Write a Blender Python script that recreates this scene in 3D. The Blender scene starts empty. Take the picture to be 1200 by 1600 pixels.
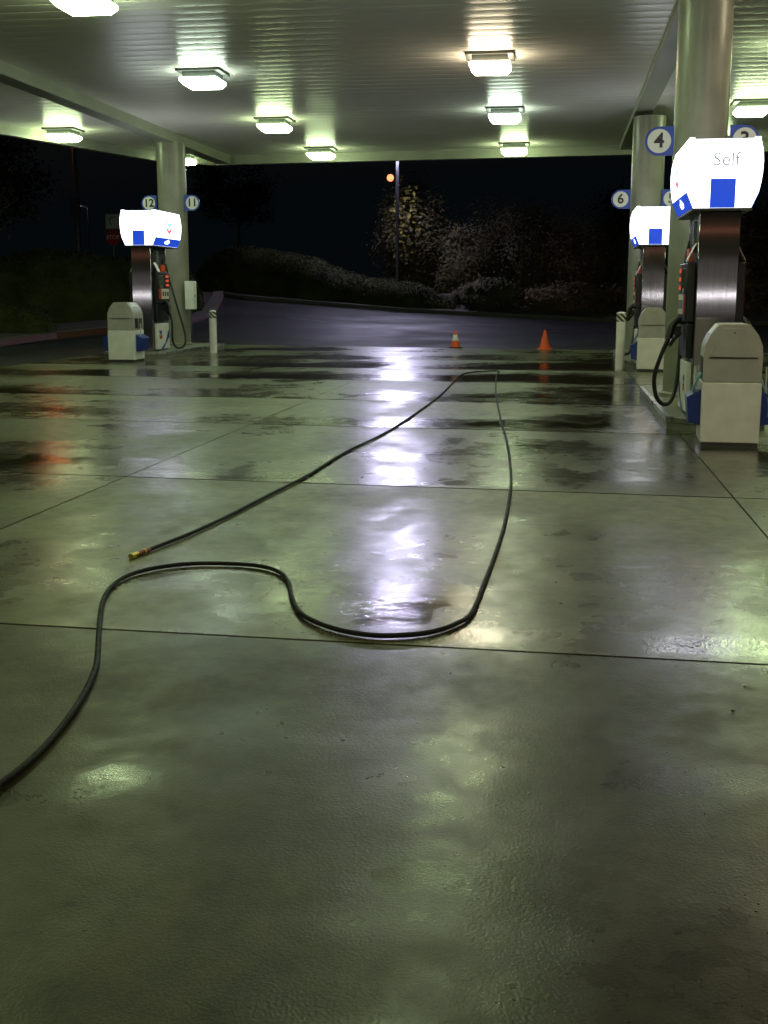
import bpy, math, random
import numpy as np
from mathutils import Vector, noise
random.seed(7); rng = np.random.default_rng(7)
R = math.radians
scn = bpy.context.scene
col = scn.collection

# ------------------------------------------------------------------ camera, sky, exposure
cam_d = bpy.data.cameras.new('camera'); cam = bpy.data.objects.new('camera', cam_d); col.objects.link(cam)
cam.location = (0, 0, 1.4)
cam.rotation_euler = (R(90 - 10.414), 0, R(8.318))
cam_d.sensor_fit = 'HORIZONTAL'; cam_d.sensor_width = 36; cam_d.lens = 36 * 1850 / 1200
cam_d.clip_end = 600; cam_d.clip_start = .05
scn.camera = cam
w = bpy.data.worlds.new('World'); scn.world = w; w.use_nodes = True
nt = w.node_tree; bg = nt.nodes['Background']
sky = nt.nodes.new('ShaderNodeTexSky'); sky.sky_type = 'NISHITA'; sky.sun_disc = False
sky.sun_elevation = R(-3.5); sky.sun_rotation = R(200)
glow = nt.nodes.new('ShaderNodeVectorMath'); glow.operation = 'ADD'; glow.inputs[1].default_value = (.012, .020, .024)   # faint town glow
nt.links.new(sky.outputs['Color'], glow.inputs[0]); nt.links.new(glow.outputs['Vector'], bg.inputs['Color']); bg.inputs['Strength'].default_value = .12
scn.view_settings.view_transform = 'Standard'; scn.view_settings.look = 'None'
scn.view_settings.exposure = 0; scn.view_settings.gamma = 1
scn.cycles.use_denoising = True
scn.cycles.max_bounces = 8
scn.cycles.sample_clamp_indirect = 6
scn.cycles.blur_glossy = .3

LENS = 31.0          # radiance of the canopy lenses

# ------------------------------------------------------------------ materials
def new_mat(name):
    m = bpy.data.materials.new(name); m.use_nodes = True
    return m, m.node_tree, m.node_tree.nodes['Principled BSDF']
def mat(name, c, rough=.5, metal=0, var=.12, scale=6, bump=0, bscale=60, spec=.5, coat=0, aniso=None, rv=.19):
    m, t, b = new_mat(name)
    tc = t.nodes.new('ShaderNodeTexCoord')
    n = t.nodes.new('ShaderNodeTexNoise'); n.inputs['Scale'].default_value = scale; n.inputs['Detail'].default_value = 6
    t.links.new(tc.outputs['Object'], n.inputs['Vector'])
    r = t.nodes.new('ShaderNodeMapRange'); r.inputs['From Min'].default_value = .3; r.inputs['From Max'].default_value = .7
    r.inputs['To Min'].default_value = 1 - var; r.inputs['To Max'].default_value = 1 + var
    t.links.new(n.outputs['Fac'], r.inputs['Value'])
    mx = t.nodes.new('ShaderNodeVectorMath'); mx.operation = 'SCALE'
    mx.inputs[0].default_value = c; t.links.new(r.outputs['Result'], mx.inputs['Scale'])
    t.links.new(mx.outputs['Vector'], b.inputs['Base Color'])
    r2 = t.nodes.new('ShaderNodeMapRange'); r2.inputs['From Min'].default_value = .3; r2.inputs['From Max'].default_value = .7
    r2.inputs['To Min'].default_value = max(.03, rough * (1-rv)); r2.inputs['To Max'].default_value = min(1, rough * (1+rv))
    t.links.new(n.outputs['Fac'], r2.inputs['Value']); t.links.new(r2.outputs['Result'], b.inputs['Roughness'])
    b.inputs['Metallic'].default_value = metal; b.inputs['Specular IOR Level'].default_value = spec
    b.inputs['Coat Weight'].default_value = coat
    if bump:
        n2 = t.nodes.new('ShaderNodeTexNoise'); n2.inputs['Scale'].default_value = bscale; n2.inputs['Detail'].default_value = 3 if bscale > 3 else 0
        if aniso:
            mp = t.nodes.new('ShaderNodeMapping'); mp.inputs['Scale'].default_value = aniso
            t.links.new(tc.outputs['Object'], mp.inputs['Vector']); t.links.new(mp.outputs['Vector'], n2.inputs['Vector'])
        else:
            t.links.new(tc.outputs['Object'], n2.inputs['Vector'])
        bp = t.nodes.new('ShaderNodeBump'); bp.inputs['Strength'].default_value = 1; bp.inputs['Distance'].default_value = bump
        t.links.new(n2.outputs['Fac'], bp.inputs['Height']); t.links.new(bp.outputs['Normal'], b.inputs['Normal'])
    return m
def emis(name, c, s):
    m, t, b = new_mat(name)
    b.inputs['Base Color'].default_value = (*[min(.8, x) for x in c], 1)
    b.inputs['Roughness'].default_value = .3
    b.inputs['Emission Color'].default_value = (*c, 1); b.inputs['Emission Strength'].default_value = s
    return m

M = {}
M['white'] = mat('white_enamel', (.80, .80, .76), .4, var=.08)
M['offwhite'] = mat('fascia_paint', (.33, .345, .28), .45, var=.1, scale=2)
M['column'] = mat('column_paint', (.215, .215, .165), .34, var=.12, scale=3, bump=.002, bscale=14)
M['ceiling'] = mat('ceiling_metal', (.80, .77, .73), .31, spec=.42, metal=0, var=.03, rv=.04, scale=1.2)
M['housing'] = mat('housing_grey', (.16, .165, .14), .45)
M['hood'] = mat('grey_plastic', (.40, .40, .37), .5, var=.1, bump=.0006, bscale=160)
M['base'] = mat('dark_base', (.05, .055, .05), .5)
M['blue'] = mat('blue_plastic', (.012, .035, .24), .35, var=.1)
M['signblue'] = mat('sign_blue', (.02, .06, .36), .4, var=.06)
M['signwhite'] = mat('sign_white', (.66, .66, .58), .45, var=.05)
M['ink'] = mat('black_ink', (.015, .015, .015), .5)
M['black'] = mat('black_rubber', (.012, .013, .013), .38, var=.3)
M['darkpanel'] = mat('dark_panel', (.035, .04, .055), .3, var=.2)
M['steel'] = mat('brushed_steel', (.40, .37, .38), .05, metal=.93, var=.02, scale=3, rv=.02, bump=.0009, bscale=4, aniso=(26, 26, .06))
M['screen'] = mat('screen_grey', (.10, .12, .11), .15)
M['brass'] = mat('brass', (.62, .50, .12), .28, metal=.9)
M['redbrown'] = mat('red_coupling', (.16, .03, .02), .3)
M['hose'] = mat('hose_rubber', (.010, .012, .011), .65, spec=.2, var=.35, scale=25, bump=.001, bscale=120)
M['cone'] = mat('cone_orange', (.75, .09, .01), .45, var=.12)
M['conewhite'] = mat('cone_collar', (.75, .75, .75), .3)
M['towel'] = mat('paper_towel', (.20, .40, .46), .8, var=.15, scale=14)
M['red'] = mat('red_paint', (.45, .03, .02), .45)
M['pole'] = mat('galvanised_pole', (.10, .10, .11), .45, metal=.4)
M['farkerb'] = mat('old_kerb', (.06, .06, .05), .8, var=.3, scale=2)
M['kerb'] = mat('kerb_concrete', (.10, .10, .08), .6, var=.25, scale=3, bump=.004)
M['redkerb'] = mat('red_kerb_paint', (.06, .012, .006), .7, var=.35, scale=4)
M['soil'] = mat('soil', (.035, .028, .018), .95, var=.4, scale=2, bump=.05, bscale=3)
M['bark'] = mat('bark', (.16, .13, .10), .9, var=.3, bump=.01, bscale=30)
M['hedge'] = mat('hedge_leaf', (.032, .036, .013), .9, spec=.1, var=.45, scale=1.2)
M['leafdark'] = mat('dark_leaf', (.022, .03, .014), .9, spec=.1, var=.5, scale=.9)
M['leafbrown'] = mat('brown_leaf', (.085, .073, .040), .9, spec=.1, var=.45, scale=.9)
M['leafgreen'] = mat('green_leaf', (.07, .066, .036), .9, spec=.1, var=.5, scale=.9)
M['leafyellow'] = mat('yellow_leaf', (.15, .13, .03), .9, spec=.1, var=.4, scale=1.5)
M['leafred'] = mat('red_leaf', (.095, .068, .038), .9, spec=.1, var=.5, scale=.9)
M['metal_rim'] = mat('island_rim_metal', (.45, .47, .46), .3, metal=.8, var=.2)
M['island'] = mat('island_concrete', (.17, .18, .14), .45, var=.25, scale=3, bump=.003, bscale=40)
M['pebble'] = mat('pebble', (.25, .23, .18), .7)
M['line'] = mat('worn_white_paint', (.22, .22, .22), .6, var=.4, scale=5)
M['lens'] = emis('lamp_lens', (.77, 1.0, .51), LENS)
M['lens_warm'] = emis('lamp_lens_warm', (1.0, .84, .56), LENS * 1.05)
M['lens_cool'] = emis('lamp_lens_cool', (.80, 1.0, .78), LENS * .8)
M['topper'] = emis('lit_acrylic', (.90, .95, 1.0), 3.4)
M['topblue'] = emis('lit_blue', (.012, .07, .70), .75)
M['topcyan'] = emis('lit_cyan', (.30, .80, .85), 1.0)
M['topred'] = emis('lit_red', (.95, .18, .22), 1.0)
M['topgrey'] = emis('lit_grey_letter', (.25, .25, .3), 1.0)
M['led'] = emis('red_led', (1.0, .10, .04), .5)
M['sodium'] = emis('sodium_lamp', (1.0, .20, .08), 3.4)
M['sodium_big'] = emis('sodium_flood', (1.0, .30, .09), 34)
M['halide'] = emis('halide_flood', (.72, .68, 1.0), 1400)
M['farwhite'] = emis('far_lamp', (.9, .95, 1.0), 40)

def concrete():
    m, t, b = new_mat('wet_concrete')
    N, L = t.nodes.new, t.links.new
    tc = N('ShaderNodeTexCoord'); P = tc.outputs['Object']
    at = N('ShaderNodeAttribute'); at.attribute_name = 'wet'
    def nz(s, d=5, r=.55, sc=None):
        n = N('ShaderNodeTexNoise'); n.inputs['Scale'].default_value = s; n.inputs['Detail'].default_value = d; n.inputs['Roughness'].default_value = r
        if sc:
            mp = N('ShaderNodeMapping'); mp.inputs['Scale'].default_value = sc; L(P, mp.inputs['Vector']); L(mp.outputs['Vector'], n.inputs['Vector'])
        else: L(P, n.inputs['Vector'])
        return n.outputs['Fac']
    def mr(v, a, b_, c, d, clamp=True, sm=False):
        n = N('ShaderNodeMapRange'); n.clamp = clamp; n.interpolation_type = 'SMOOTHSTEP' if sm else 'LINEAR'; L(v, n.inputs['Value'])
        for k, q in zip(('From Min', 'From Max', 'To Min', 'To Max'), (a, b_, c, d)):
            if isinstance(q, (int, float)): n.inputs[k].default_value = q
            else: L(q, n.inputs[k])
        return n.outputs['Result']
    def mth(op, a, b_):
        n = N('ShaderNodeMath'); n.operation = op
        for i, q in enumerate((a, b_)):
            if isinstance(q, (int, float)): n.inputs[i].default_value = q
            else: L(q, n.inputs[i])
        return n.outputs[0]
    fine = nz(5.5, 7, .62)
    wet = mth('ADD', at.outputs['Fac'], mth('MULTIPLY', mth('SUBTRACT', fine, .5), 1.0))
    wet01 = mr(wet, -.1, 1.3, 0, 1, True, True)
    pud = mr(wet, 1.3, 1.55, 0, 1, True, True)
    # base colour : aggregate speckle + stains, darker where soaked
    stain = nz(1.1, 6, .6); speck = nz(230, 3, .7); mott = nz(6, 9, .72, (1, .7, 1))
    cr = N('ShaderNodeMix'); cr.data_type = 'RGBA'
    cr.inputs['A'].default_value = (.090, .102, .050, 1); cr.inputs['B'].default_value = (.034, .031, .013, 1); L(wet01, cr.inputs['Factor'])
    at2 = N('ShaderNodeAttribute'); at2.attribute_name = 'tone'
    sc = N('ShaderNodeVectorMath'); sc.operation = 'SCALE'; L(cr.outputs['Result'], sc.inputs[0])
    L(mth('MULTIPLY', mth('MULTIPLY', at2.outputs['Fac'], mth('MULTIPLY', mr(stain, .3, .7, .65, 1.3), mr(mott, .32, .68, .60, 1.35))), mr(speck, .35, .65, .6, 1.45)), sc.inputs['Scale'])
    oil = mr(nz(2.7, 5, .65, (1, .8, 1)), .56, .70, 1, .50, True, True); drip = N('ShaderNodeTexVoronoi'); drip.inputs['Scale'].default_value = 3.1; drip.inputs['Randomness'].default_value = 1; L(P, drip.inputs['Vector'])
    spots = mr(mth('ADD', drip.outputs['Distance'], mth('MULTIPLY', speck, .05)), .045, .085, .45, 1)
    sc2 = N('ShaderNodeVectorMath'); sc2.operation = 'SCALE'; L(sc.outputs['Vector'], sc2.inputs[0]); L(mth('MULTIPLY', oil, spots), sc2.inputs['Scale'])
    L(sc2.outputs['Vector'], b.inputs['Base Color'])
    rn = nz(9, 5, .6)
    ro = mth('ADD', mr(wet01, 0, 1, .46, .22), mr(rn, .3, .7, -.05, .06))
    ro = mth('MULTIPLY', ro, mr(pud, 0, 1, 1, .3))
    L(mr(wet01, .1, 1, .03, .62), b.inputs['Coat Weight']); b.inputs['Coat IOR'].default_value = 1.33
    L(mth('MULTIPLY', mth('MULTIPLY', mr(rn, .3, .7, .17, .29), mr(wet01, .3, 1, 1, .6)), mr(pud, 0, 1, 1, .35)), b.inputs['Coat Roughness'])
    L(ro, b.inputs['Roughness'])
    L(mr(at2.outputs['Fac'], .5, .9, .20, .34), b.inputs['Specular IOR Level'])
    # relief : float-finish swirls, pits, exposed grit
    h1 = nz(130, 4, .65); h2 = nz(16, 4, .55, (1, .8, 1)); h3 = nz(2.2, 3, .5)
    vo = N('ShaderNodeTexVoronoi'); vo.inputs['Scale'].default_value = 110; L(P, vo.inputs['Vector'])
    grit = mr(nz(1.6, 4, .6), .42, .62, .25, 1.7)
    hs = mth('ADD', mth('MULTIPLY', mth('MULTIPLY', mth('SUBTRACT', h1, .5), .0007), grit), mth('MULTIPLY', mth('SUBTRACT', vo.outputs['Distance'], .45), .0005))
    hs = mth('ADD', hs, mth('MULTIPLY', mth('SUBTRACT', h2, .5), .0003))
    hs = mth('MULTIPLY', hs, mr(wet01, 0, 1, 1.0, .62)); hs = mth('ADD', hs, mth('MULTIPLY', mth('MULTIPLY', mth('SUBTRACT', h2, .5), .0020), pud))
    hs = mth('ADD', hs, mth('MULTIPLY', h3, .004))
    bp = N('ShaderNodeBump'); bp.inputs['Strength'].default_value = 1; bp.inputs['Distance'].default_value = 1
    L(hs, bp.inputs['Height']); L(bp.outputs['Normal'], b.inputs['Normal']); L(bp.outputs['Normal'], b.inputs['Coat Normal'])
    return m
M['concrete'] = concrete()

def asphalt():
    m, t, b = new_mat('damp_asphalt')
    N, L = t.nodes.new, t.links.new
    tc = N('ShaderNodeTexCoord'); P = tc.outputs['Object']
    n1 = N('ShaderNodeTexNoise'); n1.inputs['Scale'].default_value = .35; n1.inputs['Detail'].default_value = 6; L(P, n1.inputs['Vector'])
    n2 = N('ShaderNodeTexNoise'); n2.inputs['Scale'].default_value = 90; n2.inputs['Detail'].default_value = 2; L(P, n2.inputs['Vector'])
    cr = N('ShaderNodeMix'); cr.data_type = 'RGBA'; L(n1.outputs['Fac'], cr.inputs['Factor'])
    cr.inputs['A'].default_value = (.009, .010, .009, 1); cr.inputs['B'].default_value = (.021, .022, .019, 1)
    sc = N('ShaderNodeVectorMath'); sc.operation = 'SCALE'; L(cr.outputs['Result'], sc.inputs[0])
    r = N('ShaderNodeMapRange'); L(n2.outputs['Fac'], r.inputs['Value']); r.inputs['From Min'].default_value = .3; r.inputs['From Max'].default_value = .7
    r.inputs['To Min'].default_value = .6; r.inputs['To Max'].default_value = 1.5; L(r.outputs['Result'], sc.inputs['Scale'])
    L(sc.outputs['Vector'], b.inputs['Base Color'])
    r2 = N('ShaderNodeMapRange'); L(n1.outputs['Fac'], r2.inputs['Value']); r2.inputs['From Min'].default_value = .35; r2.inputs['From Max'].default_value = .65
    r2.inputs['To Min'].default_value = .5; r2.inputs['To Max'].default_value = .75; L(r2.outputs['Result'], b.inputs['Roughness'])
    b.inputs['Specular IOR Level'].default_value = .18
    bp = N('ShaderNodeBump'); bp.inputs['Distance'].default_value = .006; bp.inputs['Strength'].default_value = 1
    L(n2.outputs['Fac'], bp.inputs['Height']); L(bp.outputs['Normal'], b.inputs['Normal'])
    return m
M['asphalt'] = asphalt()

# ------------------------------------------------------------------ helpers
def tag(o, label=None, cat=None, group=None, kind=None):
    for k, v in (('label', label), ('category', cat), ('group', group), ('kind', kind)):
        if v: o[k] = v
    return o
def empty(name, loc=(0, 0, 0), rz=0, s=1, label=None, cat=None, group=None):
    o = bpy.data.objects.new(name, None); o.empty_display_size = .2; col.objects.link(o)
    o.location = loc; o.rotation_euler = (0, 0, rz); o.scale = (s, s, s)
    return tag(o, label, cat, group)
def copy_tree(o, parent=None):
    c = o.copy(); col.objects.link(c); c.parent = parent
    if o.parent is not None and parent is not None: c.matrix_parent_inverse = o.matrix_parent_inverse
    for ch in list(o.children): copy_tree(ch, c)
    return c
class MB:
    def __init__(s): s.v = []; s.f = []
    def add(s, vs, fs):
        b = len(s.v); s.v += [tuple(p) for p in vs]; s.f += [tuple(b + i for i in q) for q in fs]; return s
    def box(s, x0, x1, y0, y1, z0, z1):
        return s.add([(x0,y0,z0),(x1,y0,z0),(x1,y1,z0),(x0,y1,z0),(x0,y0,z1),(x1,y0,z1),(x1,y1,z1),(x0,y1,z1)],
                     [(0,3,2,1),(4,5,6,7),(0,1,5,4),(1,2,6,5),(2,3,7,6),(3,0,4,7)])
    def prism(s, poly, a, b, axis='y'):
        n = len(poly)
        f = {'y': lambda p, t: (p[0], t, p[1]), 'x': lambda p, t: (t, p[0], p[1]), 'z': lambda p, t: (p[0], p[1], t)}[axis]
        vs = [f(p, a) for p in poly] + [f(p, b) for p in poly]
        fs = [tuple(range(n)), tuple(range(2*n-1, n-1, -1))] + [(i, i+n, (i+1) % n + n, (i+1) % n) for i in range(n)]
        return s.add(vs, fs)
    def lathe(s, prof, c=(0, 0, 0), seg=28, cap=True):
        n = len(prof); vs = []
        for k in range(seg):
            a = 2*math.pi*k/seg
            vs += [(c[0]+r*math.cos(a), c[1]+r*math.sin(a), c[2]+z) for r, z in prof]
        fs = [(k*n+i, ((k+1) % seg)*n+i, ((k+1) % seg)*n+i+1, k*n+i+1) for k in range(seg) for i in range(n-1)]
        if cap: fs += [tuple(k*n for k in range(seg))[::-1], tuple(k*n+n-1 for k in range(seg))]
        return s.add(vs, fs)
    def tube(s, pts, r, seg=10):
        pts = [Vector(p) for p in pts]; n = len(pts); b = len(s.v); up = Vector((0, 0, 1)); vs = []
        for i, p in enumerate(pts):
            t = (pts[min(i+1, n-1)] - pts[max(i-1, 0)]).normalized()
            u = up - t*up.dot(t)
            if u.length < .05: u = Vector((1, 0, 0)) - t*t.x
            u.normalize(); q = t.cross(u); rr = r[i] if isinstance(r, (list, tuple)) else r
            vs += [tuple(p + (u*math.cos(2*math.pi*k/seg) + q*math.sin(2*math.pi*k/seg))*rr) for k in range(seg)]
        fs = [(i*seg+k, i*seg+(k+1) % seg, (i+1)*seg+(k+1) % seg, (i+1)*seg+k) for i in range(n-1) for k in range(seg)]
        fs += [tuple(range(seg))[::-1], tuple((n-1)*seg+k for k in range(seg))]
        return s.add(vs, fs)
    def build(s, name, m, parent=None, smooth=40, bevel=0):
        me = bpy.data.meshes.new(name); me.from_pydata(s.v, [], s.f); me.materials.append(M[m] if isinstance(m, str) else m)
        import bmesh
        bm = bmesh.new(); bm.from_mesh(me); bmesh.ops.recalc_face_normals(bm, faces=bm.faces); bm.to_mesh(me); bm.free()
        if smooth:
            me.shade_smooth(); me.set_sharp_from_angle(angle=R(smooth))
        o = bpy.data.objects.new(name, me); col.objects.link(o)
        if parent: o.parent = parent
        if bevel:
            bv = o.modifiers.new('bevel', 'BEVEL'); bv.width = bevel; bv.segments = 2; bv.limit_method = 'ANGLE'; bv.angle_limit = R(35)
        return o
def sheet(name, vs, fs, m, parent=None):
    me = bpy.data.meshes.new(name); me.from_pydata(vs, [], fs); me.materials.append(M[m] if isinstance(m, str) else m)
    o = bpy.data.objects.new(name, me); col.objects.link(o)
    if parent: o.parent = parent
    return o
def spline(pts, k=6):
    P = [Vector(p) for p in pts]; P = [P[0]*2-P[1]] + P + [P[-1]*2-P[-2]]; out = []
    for i in range(1, len(P)-2):
        a, b, c, d = P[i-1:i+3]
        for j in range(k):
            t = j/k
            out.append(.5*((2*b) + (c-a)*t + (2*a-5*b+4*c-d)*t*t + (3*b-a-3*c+d)*t**3))
    out.append(P[-2]); return out
def text(s, name, size, m, parent, loc, rot, depth=.002, bold=0):
    cu = bpy.data.curves.new(name, 'FONT'); cu.body = s; cu.size = size; cu.align_x = 'CENTER'; cu.align_y = 'CENTER'
    cu.extrude = depth; cu.offset = bold; cu.resolution_u = 4
    tmp = bpy.data.objects.new(name, cu); col.objects.link(tmp)
    bpy.context.view_layer.update()
    me = bpy.data.meshes.new_from_object(tmp.evaluated_get(bpy.context.evaluated_depsgraph_get()))
    bpy.data.objects.remove(tmp)
    me.materials.clear(); me.materials.append(M[m])
    o = bpy.data.objects.new(name, me); col.objects.link(o); o.parent = parent
    o.location = loc; o.rotation_euler = rot
    return o

# ------------------------------------------------------------------ terrain
def s_(x): return float(np.interp(x, [-15, -7, 2, 12], [1.4, .7, .3, .15]))
def tz(x, y):
    t = min(max((y-33)/17, 0), 1.5)
    return s_(x)*t**1.2
xs = list(np.arange(-90, -20, 5.)) + list(np.arange(-20, 14, 1.)) + list(np.arange(14, 91, 6.))
ys = list(np.arange(-40, 30, 5.)) + list(np.arange(30, 60, 1.)) + list(np.arange(60, 201, 10.))
vs = [(x, y, tz(x, y) - .03) for y in ys for x in xs]; nx = len(xs)
o = sheet('asphalt_lot', vs, [(j*nx+i, j*nx+i+1, (j+1)*nx+i+1, (j+1)*nx+i) for j in range(len(ys)-1) for i in range(nx-1)], 'asphalt')
o.data.shade_smooth(); tag(o, kind='structure')

# ------------------------------------------------------------------ concrete pad : real slabs with open joints
XJ = [-10.8, -8.15, -3.32, 1.24, 5.9, 10.5, 15.0]
YJ = [-7.5, -3.4, .62, 4.55, 8.5, 12.35, 15.55, 19.2, 22.4, 25.7, 29.0, 99]
PATCH = [(-.72, 5.2, .30, .38, .95), (-.31, 4.76, .16, .13, 1.0), (.6, 4.76, .22, .14, 1.0), (-1.28, 3.12, .10, .09, 1.15),
 (-.30, 3.05, .13, .05, 1.0), (-.33, 2.66, .10, .07, .85), (-.42, 2.42, .12, .06, .8), (-.27, 3.75, .07, .03, .9), (-4.8, 19.9, 1.9, .9, .9), (-4.4, 23.5, 2.0, 1.0, .8), (-4.9, 26.5, 2.4, .8, .8), (-4.9, 9.3, 1.6, .5, .8), (-5.0, 10.4, 1.3, .7, .5),
 (.4, 20.6, 2.2, 1.0, .9), (.3, 23.9, 2.5, 1.1, .9), (.3, 13.4, 1.0, .65, .9), (-.0, 17.0, 1.1, .9, .6), (-1.15, 13.2, .9, .35, .6), (-1.2, 16.6, .8, .5, .5), (-1.4, 20.6, .8, .6, .6),
 (-.75, 10.6, .45, .5, .5), (-.6, 8.8, .5, .16, .9), (.0, 11.2, .55, .6, .5), (.12, 9.4, .4, .5, .5), (-2.4, 8.8, .3, .1, .8),
 (-6.2, 13.9, 1.2, .6, .5), (-8.2, 21, 2, .9, .6), (.45, 3.37, .3, .12, .6), (-2.6, 5.2, .6, .4, .3), (1.3, 11.3, .5, .9, .6)]
DRY = [(-2.4, 10.6, 1.2, 1.4, .45), (-2.2, 13.8, 1.0, 1.1, .5), (-3.0, 7.2, 1.3, .9, .3), (.3, 8.0, .7, .3, .35), (-2.6, 16.8, 1.2, 1.1, .4), (1.25, 10.0, .2, .6, .3), (-.8, 4.1, 1.5, .35, .3),
 (-5.6, 7.4, 1.8, .8, .5), (-.5, 14.9, 1.5, .4, .4), (-8, 18.3, 2, .8, .4), (1.0, 4.0, .7, .4, .2)]
def wetness(x, y, ci, cj, t):
    f = noise.fractal(Vector((x*.55, y*.42, 3.1)), .9, 2.1, 5); g = noise.fractal(Vector((x*2.6, y*1.9, 9.)), .8, 2.1, 3)
    near = min(1, max(0, (4.6-y)/.05)); far = min(1, max(0, (y-9)/6))
    wv = near*(.60 + .30*f + .40*g) + (1-near)*(.64 + (.75+.15*far)*f + .42*g)
    if not near:
        wv += .40*noise.noise(Vector((ci*3.7, cj*5.3, 1.5)))*min(1, y/9)
        wv += (.25+.45*far)*(max(0, 1-t)**1.4 - .35)                      # water gathers at the low near edge of each slab
        wv += -.10*far + .26*far*(1/(1+math.exp(-(x+1.1)*4)) + 1/(1+math.exp((x+3.6)*3)) - .35)
        wv += .22*noise.noise(Vector((x*.8, y*4.2, 2)))*far
    for (a, b, p, q, k) in PATCH: wv += k*math.exp(-((x-a)/p)**2 - ((y-b)/q)**2)
    for (a, b, p, q, k) in DRY: wv -= k*math.exp(-((x-a)/p)**2 - ((y-b)/q)**2)
    return wv
pv, pf, pw, pt = [], [], [], []
def far_y(x): return 31.05 - .21*x
for ci in range(len(XJ)-1):
    for cj in range(len(YJ)-1):
        x0, x1 = XJ[ci]+.006, XJ[ci+1]-.006
        st = .11 if (YJ[cj] < 16 and -9 < XJ[ci] < 6) else .3
        n1 = max(2, int((x1-x0)/st)); n2 = max(2, int((min(YJ[cj+1], 34)-YJ[cj])/st))
        tilt = .0009*noise.noise(Vector((ci*7.1, cj*3.3, 0))); lift = .0015*noise.noise(Vector((ci*2.2, cj*8.1, 4)))
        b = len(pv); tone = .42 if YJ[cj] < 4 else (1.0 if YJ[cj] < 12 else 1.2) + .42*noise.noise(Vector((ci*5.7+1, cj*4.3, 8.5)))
        def ey(Y, x): return far_y(x) if Y == 99 else Y - .075*x*min(1, max(0, Y/9)) + .02
        for j in range(n2+1):
            for i in range(n1+1):
                x = x0 + (x1-x0)*i/n1
                jw = .011 if YJ[cj] < 8 else .02; a, c = ey(YJ[cj], x)+jw, ey(YJ[cj+1], x)-jw
                y = a + (c-a)*j/n2
                pv.append((x, y, lift + tilt*(y-a)))
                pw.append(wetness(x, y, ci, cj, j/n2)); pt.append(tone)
        W = n1+1
        pf += [(b+j*W+i, b+j*W+i+1, b+(j+1)*W+i+1, b+(j+1)*W+i) for j in range(n2) for i in range(n1)]
        # skirt into the joint
        ring = [b+i for i in range(W)] + [b+j*W+n1 for j in range(1, n2+1)] + [b+n2*W+i for i in range(n1-1, -1, -1)] + [b+j*W for j in range(n2-1, 0, -1)]
        k0 = len(pv)
        for r_ in ring: pv.append((pv[r_][0], pv[r_][1], -.0285)); pw.append(0); pt.append(.4)
        pf += [(ring[(q+1) % len(ring)], ring[q], k0+q, k0+(q+1) % len(ring)) for q in range(len(ring))]
o = sheet('concrete_pad', pv, pf, 'concrete')
at = o.data.attributes.new('wet', 'FLOAT', 'POINT'); at.data.foreach_set('value', pw)
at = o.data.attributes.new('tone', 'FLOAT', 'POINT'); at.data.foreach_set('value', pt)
tag(o, kind='structure')

# ------------------------------------------------------------------ canopy
ZC = 5.34
def left_x(y):
    return float(np.interp(y, [-9, 20, 27.5, 33.4, 34.9], [-17.5, -14.6, -13.18, -11.46, -10.1]))
def cfar(x): return float(np.interp(x, [-10.1, 1.8, 13], [34.75, 33.9, 33.1]))
canopy = empty('canopy', (0, 0, 0), label='wide metal canopy with ribbed ceiling over the wet forecourt', cat='canopy')
mb = MB(); P0 = .405; y = -8.6
while y < 34.9:
    prof = [(0, .008), (.005, .008), (.010, .0025), (.10, -.0015), (.2, -.003), (.30, -.0015), (.395, .0025), (.400, .008), (P0, .008)]
    xl = left_x(y) + .1; xr = 13.0
    if y > 33.0:
        xr = float(np.interp(y, [33.1, 33.9, 34.75], [13, 1.8, -10.0]))
    cuts = [xl + (xr-xl)*q/3 for q in range(4)]
    b = len(mb.v)
    for p in prof:
        for c in cuts: mb.v.append((c, y+p[0], ZC+p[1]+.004*math.sin(y*1.7+c)))
    for a in range(len(prof)-1):
        for c in range(3): mb.f.append((b+a*4+c, b+a*4+c+1, b+(a+1)*4+c+1, b+(a+1)*4+c))
    y += P0
mb.build('ceiling', 'ceiling', canopy, smooth=30)
edge = [(left_x(v), v) for v in (-9, 20, 27.5, 33.4)] + [(-10.1, 34.9), (-9.5, 34.72), (1.8, 33.9), (13, 33.1), (13, -9)]
mb = MB()
cx, cy = -1, 14
inner = [(x + (cx-x)*.012, y + (cy-y)*.012) for x, y in edge]
n = len(edge)
for i in range(n):
    a, b_ = edge[i], edge[(i+1) % n]; c, d = inner[i], inner[(i+1) % n]
    mb.add([(*a, 5.10), (*b_, 5.10), (*d, 5.10), (*c, 5.10), (*a, 6.1), (*b_, 6.1), (*d, 6.1), (*c, 6.1)],
           [(0,1,2,3), (4,7,6,5), (0,4,5,1), (2,6,7,3)])
mb.build('fascia', 'offwhite', canopy, smooth=0)
MB().add([(x, y, 6.0) for x, y in inner], [tuple(range(n))]).build('roof', 'offwhite', canopy, smooth=0)
for x0, x1, ye, zb in ((-9.95, -9.55, 34.55, 5.11), (1.48, 1.86, 33.75, 5.22)):
    MB().box(x0, x1, -8.8, ye, zb, 5.42).build('beam', 'offwhite', canopy, smooth=0, bevel=.012)

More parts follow.
